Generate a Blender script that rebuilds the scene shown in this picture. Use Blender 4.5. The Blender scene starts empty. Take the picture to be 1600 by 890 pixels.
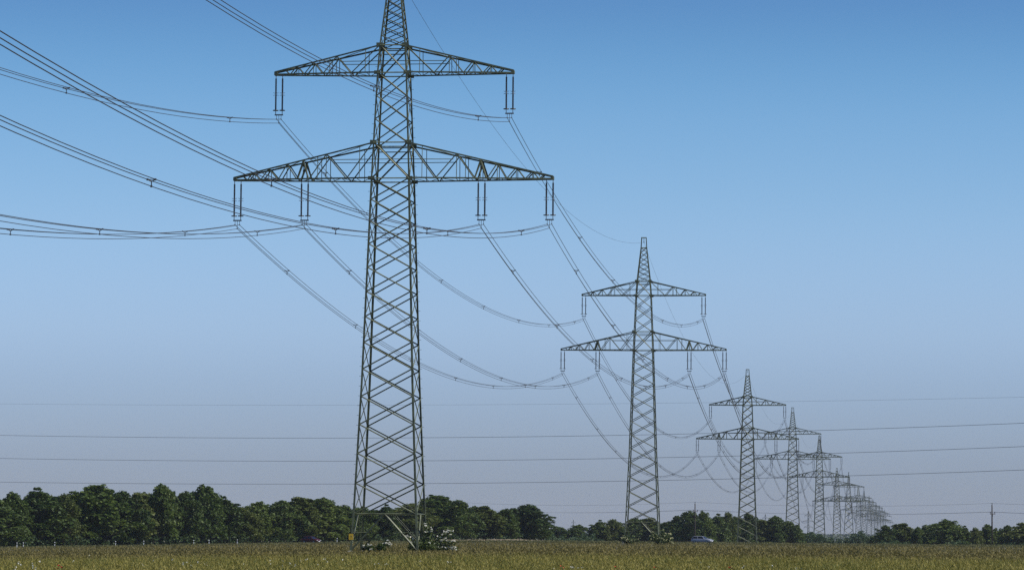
import bpy, math, random
import numpy as np
from mathutils import Vector, Matrix, Euler
R = math.radians
rnd = random.Random(7)
rng = np.random.default_rng(11)
S = bpy.context.scene
COL = S.collection

# ------------------------------------------------------------------ camera
F = 5000.0
CAMZ = 1.8
PITCH = math.atan((832 - 445) / F)
ROLL = R(0.447)
cam_d = bpy.data.cameras.new('camera')
cam = bpy.data.objects.new('camera', cam_d)
COL.objects.link(cam)
cam_rot = Euler((R(90) + PITCH, 0, 0)).to_matrix() @ Matrix.Rotation(ROLL, 3, 'Z')
cam.matrix_world = Matrix.Translation((0, 0, CAMZ)) @ cam_rot.to_4x4()
cam_d.sensor_width = 36
cam_d.lens = 36 * F / 1600
cam_d.clip_start = 0.5
cam_d.clip_end = 20000
S.camera = cam

def pt(px, py, D):
    """world point seen at photo pixel (px, py) at depth D along +Y"""
    d = cam_rot @ Vector(((px - 800) / F, -(py - 445) / F, -1))
    return Vector((0, 0, CAMZ)) + d * (D / d.y)

def hor(px):
    return 832 + (px - 800) * math.tan(ROLL)

VALLEY = [(720, 0), (937, -4.8), (1265, -2.9), (1585, -4.0), (1965, -11.8), (2288, -8.5), (2700, -11.5), (7200, -12.4)]
def gz(x, y=0.0):
    """ground height: the land falls away gently to the left and dips into a shallow valley far behind on the right"""
    xc = np.clip(x, -260, 260)
    sp = 4 * np.log1p(np.exp(np.clip((-xc - 5) / 4, -40, 40)))
    t = np.clip(np.asarray(x) / 40.0, 0, 1)
    return -0.02 * sp - 0.002 * np.maximum(0, xc) + t * t * (3 - 2 * t) * np.interp(y, [v[0] for v in VALLEY], [v[1] for v in VALLEY])

def gx(px, D):
    return pt(px, hor(px), D).x

# ------------------------------------------------------------------ helpers
def tag(o, label=None, cat=None, group=None, kind=None):
    if label: o['label'] = label
    if cat: o['category'] = cat
    if group: o['group'] = group
    if kind: o['kind'] = kind
    return o

def empty(name, loc, rz=0.0, scale=None):
    o = bpy.data.objects.new(name, None)
    o.empty_display_size = 0.5
    o.location = loc
    o.rotation_euler = (0, 0, rz)
    if scale: o.scale = scale
    COL.objects.link(o)
    return o

def link(name, me, parent=None, loc=None):
    o = bpy.data.objects.new(name, me)
    COL.objects.link(o)
    if parent: o.parent = parent
    if loc is not None: o.location = loc
    return o

def copy_tree(o, parent=None):
    c = o.copy()
    COL.objects.link(c)
    c.parent = parent
    for ch in o.children:
        copy_tree(ch, c)
    return c

STEEL_SCALE = 1.0
class MB:
    """collects verts and faces for one mesh"""
    def __init__(s):
        s.v = []; s.f = []; s.m = []
    def add(s, vs, fs, mi=0):
        b = len(s.v)
        s.v += [tuple(v) for v in vs]
        s.f += [tuple(i + b for i in f) for f in fs]
        s.m += [mi] * len(fs)
    def angle(s, p, q, w, out=None, t=0.16):
        """L-section steel bar from p to q, the heel towards out"""
        p = Vector(p); q = Vector(q); d = (q - p).normalized()
        o = Vector(out) if out is not None else Vector((0.3, 0.5, 0.8))
        o = o - d * o.dot(d)
        if o.length < 1e-4: o = d.orthogonal()
        o.normalize(); c = d.cross(o)
        a = (-o + c).normalized(); b = (-o - c).normalized()
        w = w * STEEL_SCALE
        th = w * t
        sec = [(0, 0), (w, 0), (w, th), (th, th), (th, w), (0, w)]
        h = o * (w * 0.35)
        vs = [P + h + a * x + b * y for P in (p, q) for x, y in sec]
        fs = [(i, (i + 1) % 6, 6 + (i + 1) % 6, 6 + i) for i in range(6)]
        fs += [(5, 4, 3, 2, 1, 0), (6, 7, 8, 9, 10, 11)]
        s.add(vs, fs)
    def tube(s, pts, r, n=5, mi=0, caps=True, radii=None):
        pts = [Vector(p) for p in pts]
        vs = []
        for i, p in enumerate(pts):
            a = pts[max(i - 1, 0)]; b = pts[min(i + 1, len(pts) - 1)]
            d = (b - a).normalized()
            up = Vector((0, 0, 1)) if abs(d.z) < 0.95 else Vector((1, 0, 0))
            e1 = d.cross(up).normalized(); e2 = e1.cross(d)
            rr = radii[i] if radii else r
            for k in range(n):
                an = 2 * math.pi * k / n
                vs.append(p + (e1 * math.cos(an) + e2 * math.sin(an)) * rr)
        fs = []
        for i in range(len(pts) - 1):
            for k in range(n):
                k2 = (k + 1) % n
                fs.append((i * n + k, i * n + k2, (i + 1) * n + k2, (i + 1) * n + k))
        if caps:
            fs.append(tuple(range(n))[::-1]); fs.append(tuple(range((len(pts) - 1) * n, len(pts) * n)))
        s.add(vs, fs, mi)
    def box(s, c, dims, mi=0, rot=None):
        x, y, z = [d / 2 for d in dims]
        vs = [Vector((a, b, e)) for a in (-x, x) for b in (-y, y) for e in (-z, z)]
        if rot is not None: vs = [rot @ v for v in vs]
        vs = [v + Vector(c) for v in vs]
        s.add(vs, [(0, 1, 3, 2), (4, 6, 7, 5), (0, 4, 5, 1), (2, 3, 7, 6), (0, 2, 6, 4), (1, 5, 7, 3)], mi)
    def lathe(s, prof, n=10, mi=0, c=(0, 0, 0), axis='Z'):
        vs = []
        for r, z in prof:
            for k in range(n):
                a = 2 * math.pi * k / n
                v = (r * math.cos(a), r * math.sin(a), z)
                if axis == 'Y': v = (v[0], v[2], v[1])
                if axis == 'X': v = (v[2], v[0], v[1])
                vs.append((v[0] + c[0], v[1] + c[1], v[2] + c[2]))
        fs = []
        for i in range(len(prof) - 1):
            for k in range(n):
                k2 = (k + 1) % n
                fs.append((i * n + k, i * n + k2, (i + 1) * n + k2, (i + 1) * n + k))
        fs.append(tuple(range(n))[::-1]); fs.append(tuple(range((len(prof) - 1) * n, len(prof) * n)))
        s.add(vs, fs, mi)
    def torus(s, c, R0, r, n=16, k=6, mi=0):
        vs = []; fs = []
        for i in range(n):
            a = 2 * math.pi * i / n
            for j in range(k):
                b = 2 * math.pi * j / k
                vs.append((c[0] + (R0 + r * math.cos(b)) * math.cos(a), c[1] + (R0 + r * math.cos(b)) * math.sin(a), c[2] + r * math.sin(b)))
        for i in range(n):
            for j in range(k):
                fs.append((i * k + j, ((i + 1) % n) * k + j, ((i + 1) % n) * k + (j + 1) % k, i * k + (j + 1) % k))
        s.add(vs, fs, mi)
    def mesh(s, name, mats, smooth=False):
        me = bpy.data.meshes.new(name)
        me.from_pydata(s.v, [], s.f)
        for m in (mats if isinstance(mats, (list, tuple)) else [mats]):
            me.materials.append(m)
        if len(me.materials) > 1:
            me.polygons.foreach_set('material_index', s.m)
        if smooth:
            me.polygons.foreach_set('use_smooth', [True] * len(s.f))
        me.update()
        return me

def quads_mesh(name, V, mats, mi=None, n=4):
    """V: (N, n, 3) separate n-gons -> one mesh"""
    N = len(V)
    me = bpy.data.meshes.new(name)
    me.vertices.add(N * n)
    me.vertices.foreach_set('co', np.ascontiguousarray(V, dtype=np.float32).reshape(-1))
    me.loops.add(N * n)
    me.loops.foreach_set('vertex_index', np.arange(N * n, dtype=np.int32))
    me.polygons.add(N)
    me.polygons.foreach_set('loop_start', np.arange(0, N * n, n, dtype=np.int32))
    for m in (mats if isinstance(mats, (list, tuple)) else [mats]):
        me.materials.append(m)
    if mi is not None:
        me.polygons.foreach_set('material_index', np.asarray(mi, dtype=np.int32))
    me.update(calc_edges=True)
    me.validate()
    return me

# ------------------------------------------------------------------ materials
def new_mat(name):
    m = bpy.data.materials.new(name)
    m.use_nodes = True
    nt = m.node_tree
    return m, nt, nt.nodes['Principled BSDF']

def ramp(nt, stops):
    r = nt.nodes.new('ShaderNodeValToRGB')
    el = r.color_ramp.elements
    while len(el) < len(stops): el.new(0.5)
    for e, (p, c) in zip(el, stops):
        e.position = p; e.color = (*c, 1)
    return r

def noisy(name, c1, c2, scale=3.0, rough=0.6, metal=0.0, detail=4, bump=0.0):
    m, nt, b = new_mat(name)
    tc = nt.nodes.new('ShaderNodeTexCoord')
    n = nt.nodes.new('ShaderNodeTexNoise'); n.inputs['Scale'].default_value = scale; n.inputs['Detail'].default_value = detail
    nt.links.new(tc.outputs['Object'], n.inputs['Vector'])
    r = ramp(nt, [(0.35, c1), (0.65, c2)])
    nt.links.new(n.outputs['Fac'], r.inputs['Fac'])
    nt.links.new(r.outputs['Color'], b.inputs['Base Color'])
    b.inputs['Roughness'].default_value = rough
    b.inputs['Metallic'].default_value = metal
    if bump:
        bp = nt.nodes.new('ShaderNodeBump'); bp.inputs['Strength'].default_value = bump
        nt.links.new(n.outputs['Fac'], bp.inputs['Height']); nt.links.new(bp.outputs['Normal'], b.inputs['Normal'])
    return m

def leafy(name, stops, trans=0.25, rough=0.55, vary=0.35, patch=None):
    """leaf colour varied per leaf (island), per plant and in broad patches"""
    m, nt, b = new_mat(name)
    g = nt.nodes.new('ShaderNodeNewGeometry')
    oi = nt.nodes.new('ShaderNodeObjectInfo')
    r = ramp(nt, stops)
    mth = nt.nodes.new('ShaderNodeMath'); mth.operation = 'MULTIPLY_ADD'
    nt.links.new(g.outputs['Random Per Island'], mth.inputs[0]); mth.inputs[1].default_value = 1 - vary
    sub = nt.nodes.new('ShaderNodeMath'); sub.operation = 'MULTIPLY'; sub.inputs[1].default_value = vary
    if patch:
        tc = nt.nodes.new('ShaderNodeTexCoord')
        n = nt.nodes.new('ShaderNodeTexNoise'); n.inputs['Scale'].default_value = patch; n.inputs['Detail'].default_value = 3
        nt.links.new(tc.outputs['Object'], n.inputs['Vector'])
        mr = nt.nodes.new('ShaderNodeMapRange'); mr.inputs[1].default_value = 0.3; mr.inputs[2].default_value = 0.7
        nt.links.new(n.outputs['Fac'], mr.inputs[0]); nt.links.new(mr.outputs[0], sub.inputs[0])
    else:
        nt.links.new(oi.outputs['Random'], sub.inputs[0])
    nt.links.new(sub.outputs[0], mth.inputs[2])
    nt.links.new(mth.outputs[0], r.inputs['Fac'])
    nt.links.new(r.outputs['Color'], b.inputs['Base Color'])
    b.inputs['Roughness'].default_value = rough
    b.inputs['Specular IOR Level'].default_value = 0.25
    if trans:
        t = nt.nodes.new('ShaderNodeBsdfTranslucent'); nt.links.new(r.outputs['Color'], t.inputs['Color'])
        mx = nt.nodes.new('ShaderNodeMixShader'); mx.inputs[0].default_value = trans
        nt.links.new(b.outputs[0], mx.inputs[1]); nt.links.new(t.outputs[0], mx.inputs[2])
        nt.links.new(mx.outputs[0], nt.nodes['Material Output'].inputs['Surface'])
    return m

M_STEEL = noisy('painted_steel', (0.048, 0.060, 0.030), (0.125, 0.142, 0.075), 1.6, 0.55, 0.1, detail=6)
M_PORC = noisy('porcelain', (0.020, 0.012, 0.010), (0.035, 0.020, 0.016), 6, 0.25)
M_FIT = noisy('galvanised', (0.16, 0.17, 0.17), (0.28, 0.29, 0.29), 8, 0.45, 0.6)
M_RING = noisy('ring_metal', (0.10, 0.10, 0.10), (0.16, 0.16, 0.16), 8, 0.4, 0.5)
M_WIRE = noisy('aluminium_wire', (0.045, 0.047, 0.05), (0.075, 0.078, 0.08), 0.2, 0.5, 0.3)
M_CONC = noisy('concrete', (0.24, 0.23, 0.21), (0.34, 0.33, 0.30), 2, 0.9)
M_YEL = noisy('yellow_enamel', (0.62, 0.38, 0.02), (0.75, 0.48, 0.03), 8, 0.45)
M_BLK = noisy('black_enamel', (0.015, 0.015, 0.015), (0.03, 0.03, 0.03), 8, 0.5)
M_WOOD = noisy('weathered_wood', (0.028, 0.021, 0.017), (0.055, 0.041, 0.032), 4, 0.85)
M_BARK = noisy('bark', (0.05, 0.04, 0.03), (0.11, 0.09, 0.07), 5, 0.9, bump=0.3)
LEAVES = [leafy('dark_leaves', [(0.0, (0.018, 0.036, 0.009)), (0.5, (0.052, 0.088, 0.016)), (1.0, (0.130, 0.172, 0.040))], 0.28),
          leafy('mid_leaves', [(0.0, (0.026, 0.050, 0.009)), (0.5, (0.074, 0.117, 0.018)), (1.0, (0.168, 0.208, 0.048))], 0.32),
          leafy('light_leaves', [(0.0, (0.040, 0.062, 0.010)), (0.5, (0.086, 0.114, 0.020)), (1.0, (0.180, 0.200, 0.050))], 0.34)]
M_BUSH = leafy('bush_leaves', [(0.0, (0.035, 0.055, 0.014)), (0.6, (0.08, 0.115, 0.028)), (1.0, (0.17, 0.19, 0.05))], 0.25)
M_UNDER = leafy('undergrowth_leaves', [(0.0, (0.022, 0.045, 0.016)), (0.6, (0.05, 0.085, 0.03)), (1.0, (0.085, 0.13, 0.04))], 0.25, patch=0.15)
M_FLOWER = noisy('elder_blossom', (0.72, 0.70, 0.58), (0.85, 0.83, 0.72), 6, 0.8)
M_FLOWERY = noisy('cream_blossom', (0.60, 0.58, 0.30), (0.78, 0.75, 0.45), 6, 0.8)
M_WHEAT = leafy('ripening_crop', [(0.0, (0.085, 0.115, 0.024)), (0.3, (0.17, 0.168, 0.034)), (0.65, (0.28, 0.235, 0.050)), (1.0, (0.42, 0.35, 0.11))], 0.3, 0.6, 0.45, patch=0.12)
M_STUB = leafy('brown_crop', [(0.0, (0.082, 0.076, 0.022)), (0.5, (0.155, 0.130, 0.036)), (1.0, (0.26, 0.215, 0.07))], 0.25, 0.65, 0.45, patch=0.05)
M_VERGE = leafy('verge_grass', [(0.0, (0.06, 0.075, 0.024)), (0.6, (0.13, 0.125, 0.045)), (1.0, (0.22, 0.19, 0.08))], 0.25, 0.6, 0.5, patch=0.06)
M_FAR = leafy('far_leaves', [(0.0, (0.03, 0.05, 0.02)), (1.0, (0.07, 0.10, 0.035))], 0.2)
M_SOIL = noisy('field_soil', (0.085, 0.075, 0.035), (0.14, 0.12, 0.05), 0.25, 0.95, detail=8)
M_ASPH = noisy('asphalt', (0.045, 0.045, 0.047), (0.06, 0.06, 0.062), 1.5, 0.85, detail=8)
M_SAND = noisy('sandy_track', (0.20, 0.155, 0.095), (0.40, 0.31, 0.20), 0.35, 0.95, detail=8)
M_WHITE = noisy('white_plastic', (0.74, 0.74, 0.72), (0.82, 0.82, 0.80), 4, 0.5)
M_LINE = noisy('road_paint', (0.66, 0.66, 0.64), (0.8, 0.8, 0.78), 3, 0.7)
M_RED = noisy('poppy_red', (0.50, 0.015, 0.012), (0.65, 0.03, 0.02), 10, 0.6)
M_STEM = noisy('flower_stem', (0.05, 0.08, 0.025), (0.08, 0.11, 0.04), 10, 0.7)

# ------------------------------------------------------------------ ground, road, track
def sheet(name, xs, ys, mat, dz=0.0):
    nx, ny = len(xs), len(ys)
    X, Y = np.meshgrid(xs, ys)
    Z = gz(X, Y) + dz
    V = np.stack([X, Y, Z], -1).reshape(-1, 3)
    fs = [(j * nx + i, j * nx + i + 1, (j + 1) * nx + i + 1, (j + 1) * nx + i) for j in range(ny - 1) for i in range(nx - 1)]
    me = bpy.data.meshes.new(name); me.from_pydata(V.tolist(), [], fs); me.materials.append(mat)
    me.polygons.foreach_set('use_smooth', [True] * len(fs)); me.update()
    return link(name, me)

xs = np.concatenate([[-2600, -1500, -800, -400], np.arange(-280, 281, 4), [400, 800, 1500, 2600]])
ys = np.concatenate([[-350, -200], np.arange(-100, 1300, 50), [1600, 2200, 3200, 4500, 7200]])
tag(sheet('ground', xs, ys, M_SOIL), kind='structure')

def strip(name, line, w, mat, dz, step=6.0, off=0.0):
    P = [Vector((x, y, 0)) for x, y in line]
    pts = []
    for a, b in zip(P, P[1:]):
        n = max(2, int((b - a).length / step))
        pts += [a.lerp(b, k / n) for k in range(n)]
    pts.append(P[-1])
    for _ in range(60):
        pts = [pts[0]] + [(pts[i - 1] + pts[i] * 2 + pts[i + 1]) / 4 for i in range(1, len(pts) - 1)] + [pts[-1]]
    V = []; fs = []
    for i, p in enumerate(pts):
        d = (pts[min(i + 1, len(pts) - 1)] - pts[max(i - 1, 0)]).normalized()
        nrm = Vector((-d.y, d.x, 0))
        for s in (-1, 1):
            q = p + nrm * (off + s * w / 2)
            V.append((q.x, q.y, float(gz(q.x, q.y)) + dz))
    for i in range(len(pts) - 1):
        fs.append((2 * i, 2 * i + 2, 2 * i + 3, 2 * i + 1))
    me = bpy.data.meshes.new(name); me.from_pydata(V, [], fs); me.materials.append(mat); me.update()
    return link(name, me), pts

ROAD = [(-240, 480), (-150, 562), (-96, 612), (-44, 684), (0, 694), (38, 668), (110, 630), (240, 580)]
road, road_pts = strip('road', ROAD, 6.5, M_ASPH, 0.06)
tag(road, kind='structure')
for o in (-3.0, 3.0):
    l, _ = strip('road_line', ROAD, 0.15, M_LINE, 0.066, off=o)
    tag(l, kind='structure')
trk, tp = strip('dirt_path', [(-19, 771), (-14, 775), (-6, 786), (4, 800), (9, 808), (12, 814)], 5.0, M_SAND, 0.22)
me = trk.data; nv = len(tp)          # the track runs on a low earth bank: give it sloping sides
co = [v.co.copy() for v in me.vertices]; V = [(c.x, c.y, c.z + 0.10 * math.sin(i * 0.9) * math.sin(i * 0.37 + 1)) for i, c in enumerate(co)]
for i in range(nv):
    for e in (2 * i, 2 * i + 1):
        d = (co[e] - (co[2 * i] + co[2 * i + 1]) / 2) * 0.5
        V.append((co[e].x + d.x, co[e].y + d.y, float(gz(co[e].x, co[e].y)) - 0.05))
fs = [(2 * i, 2 * i + 2, 2 * i + 3, 2 * i + 1) for i in range(nv - 1)]
B = 2 * nv
for i in range(nv - 1):
    fs += [(2 * i, B + 2 * i, B + 2 * i + 2, 2 * i + 2), (2 * i + 1, 2 * i + 3, B + 2 * i + 3, B + 2 * i + 1)]
me.clear_geometry(); me.from_pydata(V, [], fs); me.update()
tag(trk, kind='structure')

# ------------------------------------------------------------------ crops and grass
def smooth_noise(x, y, s, seed):
    r = np.random.default_rng(seed)
    out = np.zeros_like(x)
    for k in range(6):
        a = r.uniform(0, 6.28); f = s * r.uniform(0.6, 1.8)
        out += np.sin((x * math.cos(a) + y * math.sin(a)) * f + r.uniform(0, 6.28))
    return out / 6

def blades(name, N, D0, D1, hmean, hvar, wid, mat, lean=0.35, umax=0.185, ears=False, cut=None):
    inv = rng.uniform(1 / D1, 1 / D0, N); D = 1 / inv
    x = rng.uniform(-umax, umax, N) * D
    if cut is not None:
        k = cut(x, D); x = x[k]; D = D[k]; N = len(x)
    z0 = gz(x, D)
    h = hmean * (1 + hvar * rng.normal(0, 1, N)) * (1 + 0.10 * smooth_noise(x, D, 0.25, 5) + 0.08 * smooth_noise(x, D, 0.9, 6))
    h = np.clip(h, hmean * 0.45, hmean * 1.6)
    az = rng.uniform(0, 2 * math.pi, N)
    ln = np.abs(rng.normal(0, lean, N)) * h
    wx = rng.uniform(-1, 1, N); wd = wid * rng.uniform(0.6, 1.5, N)
    ax = np.cos(az); ay = np.sin(az)
    px, py = -ay * wd / 2, ax * wd / 2
    b = np.stack([x, D, z0], -1)
    mid = np.stack([x + ax * ln * 0.35, D + ay * ln * 0.35, z0 + h * 0.72], -1)
    tip = np.stack([x + ax * ln, D + ay * ln, z0 + h], -1)
    s = np.stack([px, py, np.zeros(N)], -1)
    # two faces sharing no verts: lower quad and tip quad
    q1 = np.stack([b - s * 0.6, b + s * 0.6, mid + s, mid - s], 1)
    q2 = np.stack([mid - s, mid + s, tip + s * 0.25, tip - s * 0.25], 1)
    Q = [q1, q2]
    if ears:
        m = rng.uniform(0, 1, N) < 0.75
        e0 = tip[m]; eh = rng.uniform(0.07, 0.13, m.sum()); ew = rng.uniform(0.018, 0.034, m.sum())
        dx = (ax * 0.6)[m] * eh; dy = (ay * 0.6)[m] * eh
        et = e0 + np.stack([dx, dy, eh * 0.8], -1)
        em = (e0 + et) / 2
        a2 = rng.uniform(0, 6.28, m.sum())
        sv = np.stack([np.cos(a2) * ew / 2, np.sin(a2) * ew / 2, np.zeros(m.sum())], -1)
        Q.append(np.stack([e0, em + sv, et, em - sv], 1))
    me = quads_mesh(name, np.concatenate(Q), mat)
    return link(name, me)

tag(blades('ripening_crop', 120000, 60, 186, 0.62, 0.09, 0.03, M_WHEAT, 0.35, ears=True),
    'yellow green ripening grain crop filling the front of the field', 'crop', kind='stuff')
tag(blades('brown_crop', 95000, 180, 580, 0.30, 0.18, 0.09, M_STUB, 0.5),
    'low brownish crop in the field beyond the yellow strip', 'crop', kind='stuff')
_rp = np.array([(p.x, p.y) for p in road_pts]); _o = np.argsort(_rp[:, 0]); _rp = _rp[_o]
def off_road(x, D):
    return np.abs(D - np.interp(x, _rp[:, 0], _rp[:, 1])) > 5.5
tag(blades('verge_grass', 60000, 575, 900, 0.28, 0.3, 0.12, M_VERGE, 0.5, cut=lambda x, D: off_road(x, D) & ((D < 745) | (x < -30) | (x > 35))),
    'short dry grass on the verges beside the road and under the trees', 'grass', kind='stuff')

# ------------------------------------------------------------------ pylons
PROF = [(0, 6.25), (3.45, 5.85), (15.5, 4.78), (34.4, 3.56), (44.3, 2.76), (46.9, 2.42), (53.0, 1.08), (54.9, 0.86)]
PROF_T = [(0, 8.6), (3.45, 8.0), (15.5, 6.2), (34.4, 3.9), (44.3, 2.3), (46.9, 1.9), (53.0, 0.6), (54.9, 0.4)]
SX = [(-1, -1), (1, -1), (1, 1), (-1, 1)]
def width(z, prof): return float(np.interp(z, [p[0] for p in prof], [p[1] for p in prof]))
def corner(i, z, prof):
    w = width(z, prof) / 2
    return Vector((SX[i][0] * w, SX[i][1] * w, z))
ZL, ZLT, ZU, ZUT, ZTOP = 34.4, 37.75, 44.3, 46.9, 54.9
DROP = 4.15
PHASES = [('L', -14.65), ('L', -8.3), ('L', 8.3), ('L', 14.65), ('U', -10.85), ('U', 10.85)]

def arm_mesh(z0, z1, half, bn, tn, prof, hang):
    m = MB()
    w0 = width(z0, prof) / 2; w1 = width(z1, prof) / 2
    def bot(x, s, sd): # chord point at distance x from the axis
        t = (x - w0) / (half - w0)
        return Vector((sd * x, s * (w0 + (0.32 - w0) * t), z0))
    def top(x, s, sd):
        t = (x - w1) / (half - w1)
        return Vector((sd * x, s * (w1 + (0.30 - w1) * t), z1 + (z0 + 0.28 - z1) * t))
    for sd in (-1, 1):
        for s in (-1, 1):
            out = (0, s, 0.4)
            m.angle(bot(w0, s, sd), bot(half, s, sd), 0.135, (0, s, -1))
            m.angle(top(w1, s, sd), top(half, s, sd), 0.14, (0, s, 1))
            seq = []
            for k in range(max(len(bn), len(tn))):
                if k < len(tn): seq.append(('t', tn[k]))
                if k < len(bn): seq.append(('b', bn[k]))
            pts = [top(x, s, sd) if k == 't' else bot(x, s, sd) for k, x in seq]
            for a, b in zip(pts, pts[1:]):
                m.angle(a, b, 0.08, out)
            for x in tn[1:-1]:
                m.angle(top(x, s, sd), bot(x, s, sd), 0.05, out)
            for x in [(tn[k] + bn[k]) / 2 for k in range(min(2, len(bn)))]:
                m.angle(top(x, s, sd), bot(x, s, sd), 0.045, out)
            if hang:
                for dx in (-0.55, 0.55):
                    m.angle(top(hang - dx * 0.15, s, sd), bot(hang + dx, s, sd), 0.11, out)
        # plan bracing top and bottom
        bx = [w0 + (half - 0.5 - w0) * k / 9 for k in range(10)]
        for k in range(9):
            sg = 1 if k % 2 else -1
            m.angle(bot(bx[k], sg, sd), bot(bx[k + 1], -sg, sd), 0.06, (0, 0, -1))
            m.angle(bot(bx[k + 1], -1, sd), bot(bx[k + 1], 1, sd), 0.055, (0, 0, -1))
        for k in range(len(tn) - 1):
            sg = 1 if k % 2 else -1
            m.angle(top(tn[k], sg, sd), top(tn[k + 1], -sg, sd), 0.065, (0, 0, 1))
            m.angle(top(tn[k + 1], -1, sd), top(tn[k + 1], 1, sd), 0.065, (0, 0, 1))
        # horizontal mid strut and tip plate
        xm = tn[1]
        for s in (-1, 1):
            zz = top(xm, s, sd).z - 0.55
            m.angle((0, s * w1 * 0.98, zz), (sd * xm * 0.95, s * w1 * 0.8, zz), 0.05, (0, s, 0))
        m.box((sd * (half - 0.1), 0, z0 + 0.12), (0.28, 0.66, 0.30))
        for s in (-1, 1):   # gusset plates at the mast
            m.box((sd * w1, s * (w1 + 0.03), z1), (0.62, 0.03, 0.42))
            m.box((sd * w0, s * (w0 + 0.03), z0), (0.6, 0.03, 0.34))
    # rings and crosses inside the mast
    for z in (z0, z1):
        for i in range(4):
            m.angle(corner(i, z, prof), corner((i + 1) % 4, z, prof), 0.13, (0, 0, 1))
    for s in (-1, 1):
        m.angle((-w1, s * (w1 - .02), z1 - 0.55), (w1, s * (w1 - .02), z1 - 0.55), 0.07, (0, s, 0))
    return m.mesh('crossarm', M_STEEL)

def xpanels(m, i, j, zs, prof, w):
    out = corner(i, 10, prof) + corner(j, 10, prof); out.z = 0
    for a, b in zip(zs, zs[1:]):
        e = (corner(j, a, prof) - corner(i, a, prof)).normalized() * 0.05
        m.angle(corner(i, a, prof) + e, corner(j, b, prof) - e, w, out)
        m.angle(corner(j, a, prof) - e + out.normalized() * 0.03, corner(i, b, prof) + e + out.normalized() * 0.03, w, out)

def ins_mesh():
    m = MB()
    m.tube([(0, 0, 0.05), (0, 0, -0.3)], 0.035, 6, 1)
    prof = []
    def sheds(za, zb):
        n = 16; st = (za - zb) / n
        prof.append((0.06, za))
        for k in range(n):
            z = za - k * st
            prof.extend([(0.062, z - st * 0.15), (0.105, z - st * 0.5), (0.062, z - st * 0.75)])
        prof.append((0.06, zb))
    sheds(-0.3, -1.65); m.lathe(prof, 8, 0); prof.clear()
    m.lathe([(0.075, -1.62), (0.075, -1.92)], 8, 1)
    for dx in (-0.2, 0.2):
        m.tube([(0, 0, -1.66), (dx * 0.8, 0, -1.68), (dx * 1.2, 0, -1.62)], 0.018, 4, 1)
        m.tube([(0, 0, -1.88), (dx * 0.8, 0, -1.86), (dx * 1.2, 0, -1.92)], 0.018, 4, 1)
    sheds(-1.9, -3.25); m.lathe(prof, 8, 0)
    m.tube([(0, 0, -3.2), (0, 0, -3.72)], 0.035, 6, 1)
    return m.mesh('insulator_string', [M_PORC, M_RING], False)
def ring_mesh():
    m = MB(); m.torus((0, 0, -3.3), 0.24, 0.04)
    m.tube([(-0.24, 0, -3.3), (0.24, 0, -3.3)], 0.02, 4)
    m.tube([(0, -0.24, -3.3), (0, 0.24, -3.3)], 0.02, 4)
    return m.mesh('grading_ring', M_RING, True)
TRI = [(-0.21, 0.0), (0.21, 0.0), (0.0, -0.36)]   # sub-conductors of a bundle, about the yoke
def yoke_mesh():
    m = MB()
    m.box((0, 0, -3.74), (0.8, 0.05, 0.12))
    for (x, z) in TRI:
        m.tube([(x, 0, -3.76), (x, 0, -DROP + z)], 0.022, 5)
        m.box((x, 0, -DROP + z), (0.07, 0.36, 0.08))
    return m.mesh('yoke_plate', M_RING)
INS, RING, YOKE = ins_mesh(), ring_mesh(), yoke_mesh()
LB = [4.15, 7.75, 8.9, 10.7, 12.4, 13.7]; LT = [1.7, 6.1, 8.3, 9.85, 11.6, 13.1, 14.2]
UB = [3.9, 6.6, 8.4, 9.75]; UT = [1.2, 5.3, 7.5, 9.1, 10.3]

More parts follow.
